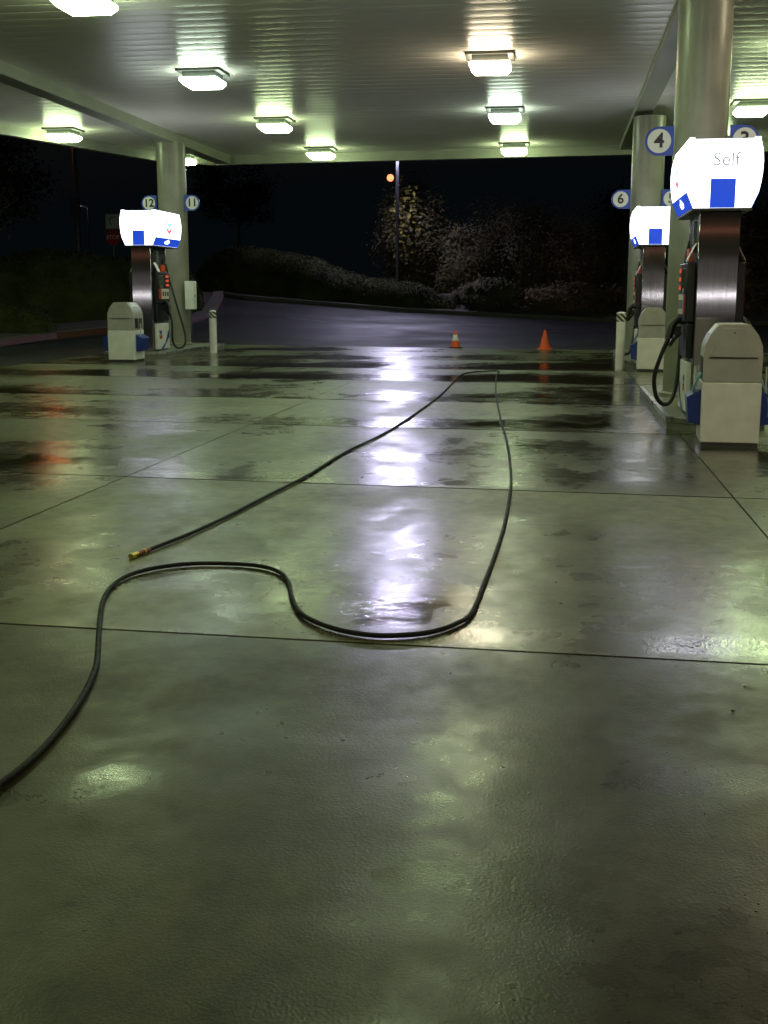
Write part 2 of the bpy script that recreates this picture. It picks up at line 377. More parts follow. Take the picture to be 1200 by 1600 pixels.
# ceiling lights
LP = [(-6.2, 15.55, 'lens'), (-6.37, 21.35, 'lens_cool'), (-6.47, 27.2, 'lens'), (-6.51, 32.7, 'lens'),
      (-1.24, 20.65, 'lens_warm'), (-1.26, 26.45, 'lens_cool'), (-1.29, 32.5, 'lens'),
      (-11.87, 28.1, 'lens'), (-10.65, 33.55, 'lens'), (3.8, 26.2, 'lens'),
      (-1.22, 14.8, 'lens'), (-1.2, 9.0, 'lens'), (-6.2, 9.4, 'lens'), (3.8, 20.4, 'lens'), (3.8, 14.6, 'lens_warm'), (3.8, 32.0, 'lens'),
      (-12.7, 22.0, 'lens'), (-13.2, 15.4, 'lens'), (9, 20, 'lens'), (-1.2, 3.2, 'lens_warm'), (3.8, 8.9, 'lens_warm'), (3.8, 3.1, 'lens_warm'), (-6.2, 3.5, 'lens'), (-1.2, -2.6, 'lens_warm'), (3.8, -2.6, 'lens_warm')]
LL = ['large ceiling light cut off by the top left edge of the photo', 'square ceiling light second nearest in the left row', 'square ceiling light third nearest in the left row, above the dark hedge mound', 'small greenish ceiling light farthest in the left row, close to the canopy edge',
      'big warm yellow ceiling light glowing at upper right of centre', 'bright white ceiling light just beyond the warm yellow one', 'small ceiling light farthest right of centre, above the two cones',
      'ceiling light at far left, left of the column by the canopy edge', 'small ceiling light just right of the far left column', 'ceiling light at far right behind the nearest right column',
      'ceiling light above the photo, reflected on the concrete just below the first joint', 'ceiling light above the photo, reflected in the wet grit at the bottom edge', 'ceiling light out of view ahead of the top left one', 'ceiling light in the right bay hidden above the nearest right column',
      'warm ceiling light out of view over the nearest right bin', 'ceiling light in the right bay hidden behind the right columns', 'ceiling light in the outer left bay just outside the left edge', 'ceiling light in the outer left bay nearest the camera',
      'ceiling light in the right bay outside the right edge',
      'ceiling light straight above the camera', 'warm ceiling light right of the camera, nearer the bins', 'ceiling light right of the camera, level with it', 'ceiling light left of the camera, level with it', 'ceiling light behind the camera', 'ceiling light behind the camera to the right']
proto = empty('ceiling_light', (0, 0, ZC), group='square lights under the canopy ceiling', cat='ceiling light')
MB().box(-.40, .40, -.36, .36, -.045, -.0065).build('mounting_plate', 'base', proto, bevel=.004)
hs = MB().prism([(-.29, -.1545), (.29, -.1545), (.30, -.0455), (-.30, -.0455)], -.28, .28).build('housing', 'base', proto)
def lens_mesh(m):
    mb = MB(); L0, L1 = .325, .235
    ring = lambda r, z: [(-r, -r, z), (r, -r, z), (r, r, z), (-r, r, z)]
    vs = ring(.335, -.155) + ring(.335, -.205) + ring(.265, -.28)
    fs = [(0,1,2,3), (8,11,10,9)] + [(k+4*q, (k+1) % 4+4*q, (k+1) % 4+4+4*q, k+4+4*q) for q in range(2) for k in range(4)]
    mb.add(vs, fs); return mb
lens = lens_mesh('lens').build('lens', 'lens', proto, smooth=0)
lens_variants = {}
for nm in ('lens_warm', 'lens_cool'):
    me = lens.data.copy(); me.materials.clear(); me.materials.append(M[nm]); lens_variants[nm] = me
for i, (x, y, k) in enumerate(LP):
    o = proto if i == 0 else copy_tree(proto)
    o.location = (x*1.012, y*1.012, ZC)
    o['label'] = LL[i]
    if k != 'lens':
        for ch in o.children:
            if ch.name.startswith('lens'): ch.data = lens_variants[k]

# ------------------------------------------------------------------ columns
def column(x, y, r, label):
    c = empty('column', (x, y, 0), label=label, cat='column', group='round canopy columns')
    MB().lathe([(r, .12), (r, 5.12)], seg=40, cap=True).build('shaft', 'column', c)
    MB().lathe([(r+.045, .12), (r+.045, .17), (r+.01, .19)], seg=40).build('base_collar', 'column', c)
    return c
column(1.655, 15.55, .325, 'thick round painted column behind the nearest pump at right')
column(1.80, 26.9, .345, 'round column behind the second pump at right, between signs 6 and 5')
column(-9.72, 29.65, .36, 'round column at left between signs 12 and 11')

# ------------------------------------------------------------------ islands
def island(x0, x1, y0, y1, label, h=.13, ch=.22):
    c = empty('pump_island', ((x0+x1)/2, (y0+y1)/2, 0), label=label, cat='pump island', group='raised pump islands')
    a, b = (x1-x0)/2, (y1-y0)/2
    poly = [(-a+ch, -b), (a-ch, -b), (a, -b+ch), (a, b-ch), (a-ch, b), (-a+ch, b), (-a, b-ch), (-a, -b+ch)]
    MB().prism([(px*.985, py*.995) for px, py in poly], -.028, h-.006, 'z').build('kerb_block', 'island', c, bevel=.01)
    mb = MB(); n = len(poly)
    inn = [(px*(1-.05/a), py*(1-.05/b)) for px, py in poly]
    for i in range(n):
        j = (i+1) % n
        mb.add([(*poly[i], h-.05), (*poly[j], h-.05), (*inn[j], h-.05), (*inn[i], h-.05), (*poly[i], h), (*poly[j], h), (*inn[j], h), (*inn[i], h)],
               [(0,1,5,4), (4,5,6,7), (3,2,1,0), (2,3,7,6)])
    mb.build('metal_rim', 'metal_rim', c, smooth=0)
    return c
island(1.14, 2.16, 12.55, 17.3, 'low kerbed concrete island with metal rim under the nearest right pump')
island(1.26, 2.30, 23.6, 28.6, 'low kerbed island under the second pump at right')
island(-10.2, -8.72, 25.6, 30.8, 'low kerbed island under the left pump, metal edge shining')
island(-9.9, -8.14, 12.4, 16.75, 'corner of a low island cut off by the left edge of the photo')

# ------------------------------------------------------------------ fuel pump
TP = [(-.335, 2.82), (-.335, 2.80), (.335, 2.80), (.335, 2.82)]
HW = [(2.14, .285), (2.30, .355), (2.38, .372), (2.48, .384), (2.60, .388), (2.70, .380), (2.78, .362), (2.82, .345)]
def hw(z): return float(np.interp(z, [q[0] for q in HW], [q[1] for q in HW]))
def side_patch(s, poly, off=.004):       # polygon in (y, z) laid over the curved side
    mb = MB(); n = len(poly)
    zs = [p[1] for p in poly]
    mb.add([(s*(hw(z)+off), y_, z) for y_, z in poly], [tuple(range(n))])
    return mb
def make_pump():
    p = empty('fuel_pump', cat='fuel pump', group='fuel pumps on the islands')
    MB().box(-.205, .205, .012, .93, 0, 2.12).build('cabinet', 'darkpanel', p, bevel=.006)
    # brushed steel end sheets
    for y0, y1 in ((-.012, .010), (.932, .954)):
        mb = MB(); nz_ = 24
        mb.box(-.207, .207, y0, y1, .0, 2.11)
        mb.build('steel_end_panel', 'steel', p, bevel=.008)
    # lit topper
    prof = [(w_, z) for z, w_ in HW] + [(-w_, z) for z, w_ in reversed(HW)]
    top = MB().prism(prof, -.10, 1.50).build('lit_topper', 'topper', p, smooth=35)
    MB().box(-.30, .30, -.108, 1.508, 2.115, 2.139).build('topper_tray', 'base', p)
    mb = MB(); mb.box(-.35, -.30, -.112, 1.512, 2.821, 2.835); mb.box(.30, .35, -.112, 1.512, 2.821, 2.835)
    mb.build('top_trim', 'topper', p)
    for y_, sy in ((-.1035, 1), (1.5035, -1)):
        mb = MB(); mb.box(-.125, .125, y_-.0015, y_+.0015, 2.141, 2.43); mb.build('blue_square', 'topblue', top, smooth=0)
    for s in (-1, 1):
        yc = .70
        side_patch(s, [(-.098, 2.142), (-.098, 2.30), (1.498, 2.30), (1.498, 2.142)]).build('blue_band', 'topblue', top, smooth=0)
        # white script blob on the band
        mb = MB()
        zc = 2.225
        for k, (dy, dz, r1, r2) in enumerate([(-.10, .0, .07, .022), (-.02, .012, .07, .028), (.07, -.004, .08, .024), (.0, -.03, .12, .010), (-.05, .035, .03, .018)]):
            pts = [(yc+dy*s*-1+r1*math.cos(a), zc+dz+r2*math.sin(a)) for a in [2*math.pi*q/12 for q in range(12)]]
            mb.add([(s*(hw(z)+.007+.0006*k), y_, z) for y_, z in pts], [tuple(range(12))])
        mb.build('white_script', 'topper', top, smooth=0)
        # two stacked chevrons
        def chev(zt, th, name, m):
            mb = MB(); W = .17
            for q, sg in ((0, -1), (1, 1)):
                pts = [(yc, zt-.075), (yc+sg*W, zt), (yc+sg*W, zt-th), (yc, zt-.075-th)]
                mb.add([(s*(hw(z)+.0055), y_, z) for y_, z in pts], [(0, 1, 2, 3)])
            mb.build(name, m, top, smooth=0)
        chev(2.655, .075, 'blue_chevron', 'topcyan'); chev(2.535, .085, 'red_chevron', 'topred')
        f = lambda a, b: (min(s*a, s*b), max(s*a, s*b))
        # upper labels
        for z0, z1 in ((2.0, 2.035), (1.885, 1.985), (1.79, 1.87), (1.72, 1.775)):
            a, b = f(.206, .228); MB().box(a, b, .30, .42, z0, z1).build('grade_label', 'housing', p)
        # slanted card above the display
        x0 = s*.206; mb = MB()
        mb.add([(s*.21, .14, 1.80), (s*.21, .30, 1.80), (s*.30, .30, 1.62), (s*.30, .14, 1.62), (s*.206, .14, 1.80), (s*.206, .30, 1.80), (s*.295, .30, 1.61), (s*.295, .14, 1.61)],
               [(0,1,2,3), (4,7,6,5), (0,3,7,4), (1,5,6,2), (3,2,6,7), (0,4,5,1)])
        mb.build('notice_card', 'signwhite', p, smooth=0)
        mb = MB(); a, b = f(.206, .24); mb.box(a, b, .55, .80, 1.62, 1.76); mb.build('orange_label', 'cone', p)
        # display module
        a, b = f(.206, .30); dm = MB().box(a, b, .08, .86, .98, 1.60).build('display_module', 'black', p, bevel=.012)
        a, b = f(.3005, .309)
        MB().box(a, b, .14, .50, 1.34, 1.54).build('screen', 'screen', dm, bevel=.004)
        MB().box(a, b, .56, .80, 1.30, 1.56).build('price_display', 'darkpanel', dm, bevel=.004)
        mb = MB(); a2, b2 = f(.3095, .312)
        for zz in (1.32, 1.41, 1.50):
            MB().box(a2, b2, .59, .77, zz, zz+.045).build('led_readout', 'led', dm, smooth=0)
        MB().box(a, b, .14, .30, 1.06, 1.27).build('red_panel', 'red', dm, bevel=.003)
        MB().box(a, b, .31, .80, 1.06, 1.27).build('grade_panel', 'signwhite', dm, bevel=.003)
        for q in range(3): MB().box(a2, b2, .36+.15*q, .44+.15*q, 1.12, 1.21).build('grade_button', 'ink', dm, smooth=0)
        # keypad, card slot
        MB().box(a2, b2, .20, .40, 1.282, 1.332).build('card_slot', 'housing', dm, smooth=0)
        # nozzle boot and nozzle
        a, b = f(.206, .275); MB().box(a, b, .10, .84, .60, .97).build('nozzle_boot', 'black', p, bevel=.015)
        nz = MB(); nz.tube(spline([(s*.26, .46, .98), (s*.33, .46, 1.0), (s*.40, .44, .93), (s*.43, .42, .80)]), .042, 12)
        nz.tube(spline([(s*.30, .46, .86), (s*.36, .46, .80), (s*.42, .43, .72)]), .022, 10)
        nz.box(*f(.30, .42), .42, .50, .84, .93)
        nzo = nz.build('nozzle', 'black', p)
        MB().tube([(s*.44, .42, .86), (s*.455, .42, .82), (s*.45, .42, .77)], .018, 10).build('hose_swivel', 'housing', nzo)
        # hose
        pts = spline([(s*.43, .42, .80), (s*.50, .44, .62), (s*.56, .48, .38), (s*.53, .54, .16), (s*.43, .62, .06), (s*.33, .72, .14), (s*.27, .80, .50), (s*.25, .86, 1.1), (s*.235, .88, 1.62), (s*.20, .88, 1.85)], 8)
        MB().tube(pts, .024, 10).build('pump_hose', 'black', p)
        # lower door
        a, b = f(.206, .262); ld = MB().box(a, b, .09, .86, .03, .56).build('lower_panel', 'white', p, bevel=.01)
        xo = s*.2665
        MB().add([(xo, .28, .035), (xo, .46, .035), (xo, .855, .46), (xo, .855, .28), ], [(0, 1, 2, 3)]).build('blue_stripe', 'signblue', ld, smooth=0)
        xo = s*.2655
        mb = MB(); mb.add([(xo, .30, .40), (xo, .38, .43), (xo, .38, .36), (xo, .30, .33), (xo, .22, .36), (xo, .22, .43)], [(0, 1, 2, 3), (0, 3, 4, 5)]); mb.build('blue_chevron', 'signblue', ld, smooth=0)
        mb = MB(); mb.add([(xo, .30, .31), (xo, .38, .34), (xo, .38, .26), (xo, .30, .23), (xo, .22, .26), (xo, .22, .34)], [(0, 1, 2, 3), (0, 3, 4, 5)]); mb.build('red_chevron', 'red', ld, smooth=0)
    return p
pump = make_pump()
PUMPS = [(1.615, 12.93, .13, 1.0, 0, 'nearest fuel pump at right, glowing white topper, under signs 4 and 3'),
         (1.80, 24.15, .13, 1.04, 0, 'second fuel pump at right under sign 6, beyond the nearest one'),
         (-9.33, 26.1, .13, 1.10, 0, 'fuel pump at left with long black hose, under signs 12 and 11')]
pump_objs = []
for i, (x, y, z, s, rz, lb) in enumerate(PUMPS):
    o = pump if i == 0 else copy_tree(pump)
    o.location = (x, y, z); o.scale = (s, s, s); o.rotation_euler.z = rz; o['label'] = lb; pump_objs.append(o)
long_hoses = []
for sd in (-1, 1):
    mb = MB()
    mb.tube(spline([(sd*.43, .42, .80), (sd*.47, .43, .55), (sd*.46, .46, .22), (sd*.50, .54, .07), (sd*.60, .62, .05), (sd*.67, .68, .16), (sd*.62, .74, .45), (sd*.44, .82, 1.0), (sd*.30, .87, 1.45), (sd*.22, .88, 1.78)], 8), .022, 10)
    t_ = mb.build('pump_hose', 'black'); long_hoses.append(t_.data); bpy.data.objects.remove(t_)
for ch in pump_objs[2].children:
    if ch.name.startswith('pump_hose'): ch.data = long_hoses[1 if ch.data.vertices[0].co.x > 0 else 0]
text('Self', 'self_lettering', .19, 'topgrey', next(c for c in pump_objs[0].children if c.name.startswith('lit_topper')), (.02, -.1025, 2.615), (R(90), 0, 0), .0015)

# ------------------------------------------------------------------ squeegee / waste bins
def make_bin():
    p = empty('waste_bin', cat='waste bin', group='forecourt bins with squeegee buckets')
    a = .265
    MB().box(-a+.012, a-.012, .012, .54, 0, .045).build('plinth', 'base', p)
    body = MB().box(-a, a, 0, .55, .046, .60).build('lower_body', 'white', p, bevel=.008)
    prof = [(-a+.004, .602), (a-.004, .602), (a-.004, .86), (a-.012, .94), (a-.05, 1.03), (a-.125, 1.125), (a-.155, 1.135), (-a+.155, 1.135), (-a+.125, 1.125), (-a+.05, 1.03), (-a+.012, .94), (-a+.004, .86)]
    hood = MB().prism(prof, .004, .546).build('hood', 'hood', p, smooth=25, bevel=.006)
    # raised front door outline
    pr = [(-.205, .835), (.205, .835), (.10, 1.095), (-.10, 1.095)]
    MB().prism(pr, -.004, .0035).build('hood_door', 'hood', hood, bevel=.003)
    mb = MB(); mb.box(-.215, .215, -.0035, .0035, .824, .8315); mb.build('door_seam', 'ink', hood, smooth=0)
    mb = MB(); mb.lathe([(.007, 0), (.007, .004)], seg=12); o = mb.build('door_lock', 'ink', hood); o.rotation_euler = (R(90), 0, 0); o.location = (0, -.004, 1.055)
    for s in (-1, 1):
        f = lambda q, r_: (min(s*q, s*r_), max(s*q, s*r_))
        # instruction label on the shoulder
        mb = MB()
        mb.add([(s*(a-.052), .10, 1.036), (s*(a-.052), .45, 1.036), (s*(a-.121), .45, 1.128), (s*(a-.121), .10, 1.128)], [(0, 1, 2, 3)])
        mb.build('instruction_label', 'signwhite', hood, smooth=0)
        mb = MB()
        mb.add([(s*(a-.049), .12, 1.0345), (s*(a-.049), .40, 1.0345), (s*(a-.0555), .40, 1.045), (s*(a-.0555), .12, 1.045)], [(0, 1, 2, 3)])
        mb.build('label_stripe', 'signblue', hood, smooth=0)
        # disposal openings
        x0, x1 = f(a-.006, a+.0015)
        MB().box(x0, x1, .08, .25, .64, .83).build('opening', 'ink', hood, smooth=0)
        MB().box(x0, x1, .30, .47, .64, .83).build('opening', 'base', hood, smooth=0)
        # squeegee bucket (wedge)
        mb = MB()
        z0, z1, z2 = .20, .53, .46
        vs = [(s*(a+.001), .08, z0), (s*(a+.001), .50, z0), (s*(a+.105), .50, z0+.02), (s*(a+.105), .08, z0+.02),
              (s*(a+.001), .08, z1), (s*(a+.001), .50, z1), (s*(a+.13), .50, z2), (s*(a+.13), .08, z2)]
        mb.add(vs, [(0,1,2,3), (4,7,6,5), (0,3,7,4), (1,5,6,2), (2,6,7,3), (0,4,5,1)])
        bk = mb.build('squeegee_bucket', 'blue', p, bevel=.008)
        mb = MB(); mb.tube([(s*(a+.06), .20, .40), (s*(a+.055), .22, .74)], .011, 8); mb.build('squeegee_handle', 'signwhite', bk)
    return p
binp = make_bin()
BINS = [(1.585, 11.25, 1.0, R(-3), 'nearest grey and white bin with blue squeegee buckets, in front of the nearest right pump'),
        (1.70, 22.35, 1.02, R(-3), 'middle-distance grey and white bin in front of the second right pump'),
        (-9.06, 23.95, 1.09, R(0), 'grey and white bin with arched hood in front of the left pump')]
bo = []
for i, (x, y, s, rz, lb) in enumerate(BINS):
    o = binp if i == 0 else copy_tree(binp)
    o.location = (x, y, 0); o.scale = (s, s, s); o.rotation_euler.z = rz; o['label'] = lb; bo.append(o)
# paper towels stuffed in the near bin's dispensers
def towel(parent, s, y0, z0, h, wd):
    mb = MB(); n = 7; m_ = 8
    for j in range(m_+1):
        for i in range(n+1):
            t = j/m_; u = i/n
            mb.v.append((s*(.27 + .05*t*(1-t)*2 + .06*(1-t) + .012*math.sin(9*u+5*t)), y0 + wd*(u-.5)*(1-.5*t), z0 + h*t + .02*math.sin(7*u)))
    mb.f += [(j*(n+1)+i, j*(n+1)+i+1, (j+1)*(n+1)+i+1, (j+1)*(n+1)+i) for j in range(m_) for i in range(n)]
    o = mb.build('paper_towel', 'towel', parent, smooth=80)
    so = o.modifiers.new('thick', 'SOLIDIFY'); so.thickness = .006
towel(bo[0], -1, .22, .48, .19, .20); towel(bo[0], 1, .16, .28, .34, .22); towel(bo[1], -1, .22, .5, .16, .16)

# ------------------------------------------------------------------ number signs
def number_sign(num, x, y, z, side, label, s=1.0, yoff=-.0):
    p = empty('number_sign', (x, y, z), s=s, label=label, cat='number sign', group='blue pump number signs on the columns')
    r = .172; pts = []
    for q in range(17):
        a = math.pi/2 + math.pi*q/16
        pts.append((r*math.cos(a)*(1 if side < 0 else -1), r*math.sin(a)))
    e = .175*(1 if side < 0 else -1)
    pts += [(e, -r), (e, r)]
    MB().prism(pts, -.012, .012).build('plate', 'signblue', p, smooth=30)
    mb = MB()
    for yy in (-.0145, .0145):
        mb.add([(.143*math.cos(2*math.pi*k/32), yy, .143*math.sin(2*math.pi*k/32)) for k in range(32)], [tuple(range(32))])
    mb.build('white_disc', 'signwhite', p, smooth=0)
    text(num, 'numeral', .24, 'ink', p, (0, -.0158, 0), (R(90), 0, 0), .0008, .006)
    text(num, 'numeral', .24, 'ink', p, (0, .0158, 0), (R(90), 0, R(180)), .0008, .006)
    return p
number_sign('4', 1.155, 15.45, 3.25, -1, 'round blue sign with number 4 on the left of the nearest right column')
number_sign('3', 2.17, 15.45, 3.25, 1, 'round blue sign with number 3 half hidden behind the nearest topper')
number_sign('6', 1.235, 26.7, 3.41, -1, 'blue sign with number 6 left of the second right column', 1.15)
number_sign('5', 2.30, 26.7, 3.41, 1, 'blue sign with number 5 mostly hidden behind the nearest topper', 1.15)
number_sign('12', -10.28, 29.5, 3.65, -1, 'small blue sign with number 12 above the left pump', 1.12)
number_sign('11', -9.16, 29.5, 3.65, 1, 'small blue sign with number 11 right of the left column', 1.12)

# electrical box on the left column
p = empty('electrical_box', (-9.24, 29.4, 1.03), label='pale grey electrical box on the right side of the left column', cat='electrical box')
MB().box(-.12, .12, -.10, .12, 0, .70).build('casing', 'white', p, bevel=.01)
MB().box(.1215, .127, -.08, .10, .03, .67).build('door', 'white', p, bevel=.002)
MB().box(.128, .138, -.06, -.04, .3, .38).build('latch', 'housing', p)
MB().tube([(0, 0, -.6), (0, 0, -.002)], .02, 8).build('conduit', 'pole', p)

# ------------------------------------------------------------------ bollards
def stripe_mat():
    m, t, b = new_mat('bollard_stripe')
    N, L = t.nodes.new, t.links.new
    tc = N('ShaderNodeTexCoord'); sp = N('ShaderNodeSeparateXYZ'); L(tc.outputs['Object'], sp.inputs[0])
    a = N('ShaderNodeMath'); a.operation = 'ADD'; L(sp.outputs['X'], a.inputs[0]); L(sp.outputs['Z'], a.inputs[1])
    mu = N('ShaderNodeMath'); mu.operation = 'MULTIPLY'; L(a.outputs[0], mu.inputs[0]); mu.inputs[1].default_value = 10
    fr = N('ShaderNodeMath'); fr.operation = 'FRACT'; L(mu.outputs[0], fr.inputs[0])
    gt = N('ShaderNodeMath'); gt.operation = 'GREATER_THAN'; L(fr.outputs[0], gt.inputs[0]); gt.inputs[1].default_value = .5
    mx = N('ShaderNodeMix'); mx.data_type = 'RGBA'; L(gt.outputs[0], mx.inputs['Factor'])
    mx.inputs['A'].default_value = (.02, .02, .02, 1); mx.inputs['B'].default_value = (.55, .56, .5, 1)
    L(mx.outputs['Result'], b.inputs['Base Color']); b.inputs['Roughness'].default_value = .4
    return m
M['stripe'] = stripe_mat()
def bollard(x, y, label, h=1.0):
    p = empty('bollard', (x, y, 0), label=label, cat='bollard', group='white bollards with striped tops')
    r = .088
    MB().lathe([(r, -.01), (r, h-.161)], seg=24).build('post', 'white', p)
    MB().lathe([(r+.003, h-.16), (r+.003, h-.002)], seg=24).build('striped_band', 'stripe', p)
    MB().lathe([(r-.001, h-.0015), (r-.012, h+.012), (r-.05, h+.024), (.001, h+.028)], seg=24).build('cap', 'white', p)
    return p
bollard(-8.25, 27.95, 'white bollard with black striped top at the end of the left island')
bollard(1.165, 23.2, 'white bollard with striped top beside the second right pump', 1.05)

# ------------------------------------------------------------------ cones
def cone(x, y, label, collar, s=1, rz=0):
    p = empty('traffic_cone', (x, y, tz(x, y)-.01), rz, s, label, 'traffic cone', 'orange traffic cones')
    MB().box(-.19, .19, -.19, .19, .0, .03).build('base', 'black' if collar else 'cone', p, bevel=.006)
    MB().lathe([(.135, .031), (.13, .05), (.028, .47), (.02, .475), (.02, .44)], seg=24, cap=False).build('cone_body', 'cone', p)
    if collar: MB().lathe([(.095, .20), (.060, .35)], seg=24, cap=False).build('reflective_collar', 'conewhite', p)
    return p
cone(-2.74, 31.9, 'orange cone with white reflective collar on a black base', True, 1.0, R(12))
cone(-.36, 31.3, 'plain orange cone without a collar, right of the collared one', False, 1.05)
cone(3.92, 27.2, 'plain orange cone at the right edge beside the nearest bin', False, 1.1)

# ------------------------------------------------------------------ wash-down hose
HP = [(-2.21, 6.14), (-2.12, 6.62), (-2.05, 7.22), (-1.99, 8.0), (-1.91, 8.92), (-1.86, 10.36), (-1.73, 11.84), (-1.66, 13.69), (-1.62, 16.72), (-1.68, 20.6), (-1.53, 21.6), (-1.25, 21.98), (-1.06, 21.85), (-1.06, 20.9), (-.88, 17.17), (-.62, 13.33), (-.46, 11.27), (-.36, 9.57), (-.32, 8.59), (-.3, 7.32), (-.31, 6.37), (-.33, 5.62), (-.35, 5.08), (-.4, 4.9), (-.48, 4.77), (-.58, 4.7), (-.71, 4.67), (-.85, 4.71), (-.98, 4.81), (-1.1, 4.97), (-1.2, 5.24), (-1.27, 5.49), (-1.36, 5.7), (-1.49, 5.83), (-1.67, 5.87), (-1.87, 5.84), (-2.01, 5.74), (-2.1, 5.57), (-2.11, 5.34), (-2.05, 5.06), (-1.94, 4.74), (-1.82, 4.42), (-1.7, 4.09), (-1.62, 3.77), (-1.57, 3.47), (-1.55, 3.22), (-1.56, 3.02), (-1.62, 2.6), (-1.72, 2.0), (-1.7, 1.0), (-1.5, -1.0)]
hz = .013
hs_ = empty('water_hose', (-2.24, 6.0, 0), label='long black rubber hose snaking across the wet concrete with brass end', cat='hose')
def loc(pts): return [(x+2.24, y-6.0, z) for x, y, z in pts]
MB().tube(spline(loc([(x, y, hz) for x, y in HP]), 8), .0108, 12).build('hose_body', 'hose', hs_)
d = Vector((.03, .14, 0)).normalized()
def seg(a, b, r): return [tuple(Vector((-.005, -.02, hz)) + d*a), tuple(Vector((-.005, -.02, hz)) + d*b)], r
for a, b, r, nm, m in ((-.02, .035, .0165, 'brass_tip', 'brass'), (.0355, .05, .0145, 'brass_collar', 'brass'), (.0505, .105, .0155, 'coupling', 'redbrown'), (.1055, .118, .018, 'ferrule', 'brass'), (.1185, .165, .0158, 'coupling', 'redbrown')):
    pp, rr = seg(a, b, r); MB().tube(pp, rr, 14).build(nm, m, hs_)

# pebbles / litter
for i, (x, y, r, m, lb) in enumerate([(.70, 4.26, .006, 'signwhite', 'tiny pale chip on the concrete near the right edge'), (.62, 3.98, .007, 'ink', 'tiny dark pebble on the concrete, nearer than the pale chip'),
                        (-.37, 4.25, .004, 'ink', 'tiny black speck on the concrete below the hose bend'), (-.05, 3.2, .004, 'pebble', 'tiny brown grit grain on the foreground concrete')]):
    mb = MB(); seg_ = 7
    mb.lathe([(r*.5, 0), (r, r*.4), (r*.7, r*.9), (r*.2, r)], seg=seg_)
    mb.v = [(a+random.uniform(-.2, .2)*r, b+random.uniform(-.2, .2)*r, c) for a, b, c in mb.v]
    o = mb.build('pebble', m, smooth=0); o.location = (x, y, .001); tag(o, lb, 'pebble')

# ------------------------------------------------------------------ kerbs and planting beds
def ribbon_kerb(name, line, wd, h, m_face, m_top, lab=None):
    # line runs with the bed on its left side
    pts = [Vector((x, y, 0)) for x, y in line]; n = len(pts); nor = []
    for i in range(n):
        t = (pts[min(i+1, n-1)] - pts[max(i-1, 0)]).normalized(); nor.append(Vector((-t.y, t.x, 0)))
    mb = MB(); vs = []
    for p_, q in zip(pts, nor):
        z = tz(p_.x, p_.y); a = p_ + q*.03; b = p_ + q*wd
        vs += [(p_.x, p_.y, z-.03), (a.x, a.y, z+h), (b.x, b.y, z+h), (b.x, b.y, z-.03)]
    fs = [(4*i+k, 4*(i+1)+k, 4*(i+1)+k+1, 4*i+k+1) for i in range(n-1) for k in (1, 2)]
    ff = [(4*i, 4*(i+1), 4*(i+1)+1, 4*i+1) for i in range(n-1)]
    o = mb.add(vs, fs + ff).build(name, m_top, smooth=0)
    o.data.materials.append(M[m_face])
    for pl in o.data.polygons:
        c = pl.center
        if abs(pl.normal.z) < .6 and pl.index >= len(fs): pl.material_index = 1
    tag(o, kind='structure'); return o
KL = [(-15.3, 20), (-15.37, 26), (-15.37, 31.3), (-15.2, 34.8), (-14.29, 36.6), (-13.3, 38.3), (-12.7, 40), (-12.63, 41.8), (-13.1, 45), (-14, 49), (-15, 53)]
ribbon_kerb('kerb', KL, .45, .15, 'redkerb', 'kerb')
KF = [(13, 49.8), (8, 49.9), (2.23, 49.9), (-1.95, 50.2), (-6.27, 50.3), (-10.07, 50.1), (-13.2, 49.8), (-14.3, 50.4), (-15.2, 52), (-15.6, 56)]
ribbon_kerb('kerb', KF, .3, .13, 'farkerb', 'farkerb')
def bed(name, poly, m='soil'):
    n = len(poly); o = MB().add([(x, y, tz(x, y)+.11) for x, y in poly], [tuple(range(n))]).build(name, m, smooth=0)
    tag(o, kind='structure')
bed('planting_bed', [(x-.3, y) for x, y in KL] + [(-22, 54), (-45, 54), (-45, 20)])
bed('planting_bed', [(x, y+.25) for x, y in KF] + [(-16, 90), (30, 90), (30, 50)])

# parking lines on the asphalt
for i, (x, y, a) in enumerate([(-5.2, 46.2, 12), (-2.4, 44.2, 12), (.25, 41.0, 12), (2.9, 37.5, 12), (-9.2, 43.2, -30)]):
    L_ = 1.0; c, s = math.cos(R(a)), math.sin(R(a)); vs = []
    for u, v in ((-L_, -.05), (L_, -.05), (L_, .05), (-L_, .05)):
        X, Y = x+u*c-v*s, y+u*s+v*c; vs.append((X, Y, tz(X, Y)+.004))
    o = sheet('parking_line', vs, [(0, 1, 2, 3)], 'line'); tag(o, kind='structure')

# ------------------------------------------------------------------ foliage
def leaf_mesh(P, size, nrm=None, tilt=1.0):
    n = len(P); a = rng.normal(size=(n, 3)); 
    if nrm is not None: a = nrm + tilt*a*.6
    a /= np.linalg.norm(a, axis=1)[:, None]
    b = np.cross(a, rng.normal(size=(n, 3))); b /= np.linalg.norm(b, axis=1)[:, None]; c = np.cross(a, b)
    s = size*rng.uniform(.6, 1.4, n)[:, None]
    V = np.stack([P - b*s, P + c*s*.45, P + b*s, P - c*s*.45], 1).reshape(-1, 3)
    return V, np.arange(4*n).reshape(-1, 4)
def leaves(name, P, size, m, parent, nrm=None, tilt=1.0):
    V, Fc = leaf_mesh(P, size, nrm, tilt)
    me = bpy.data.meshes.new(name); me.from_pydata(V.tolist(), [], Fc.tolist()); me.materials.append(M[m])
    o = bpy.data.objects.new(name, me); col.objects.link(o); o.parent = parent; return o
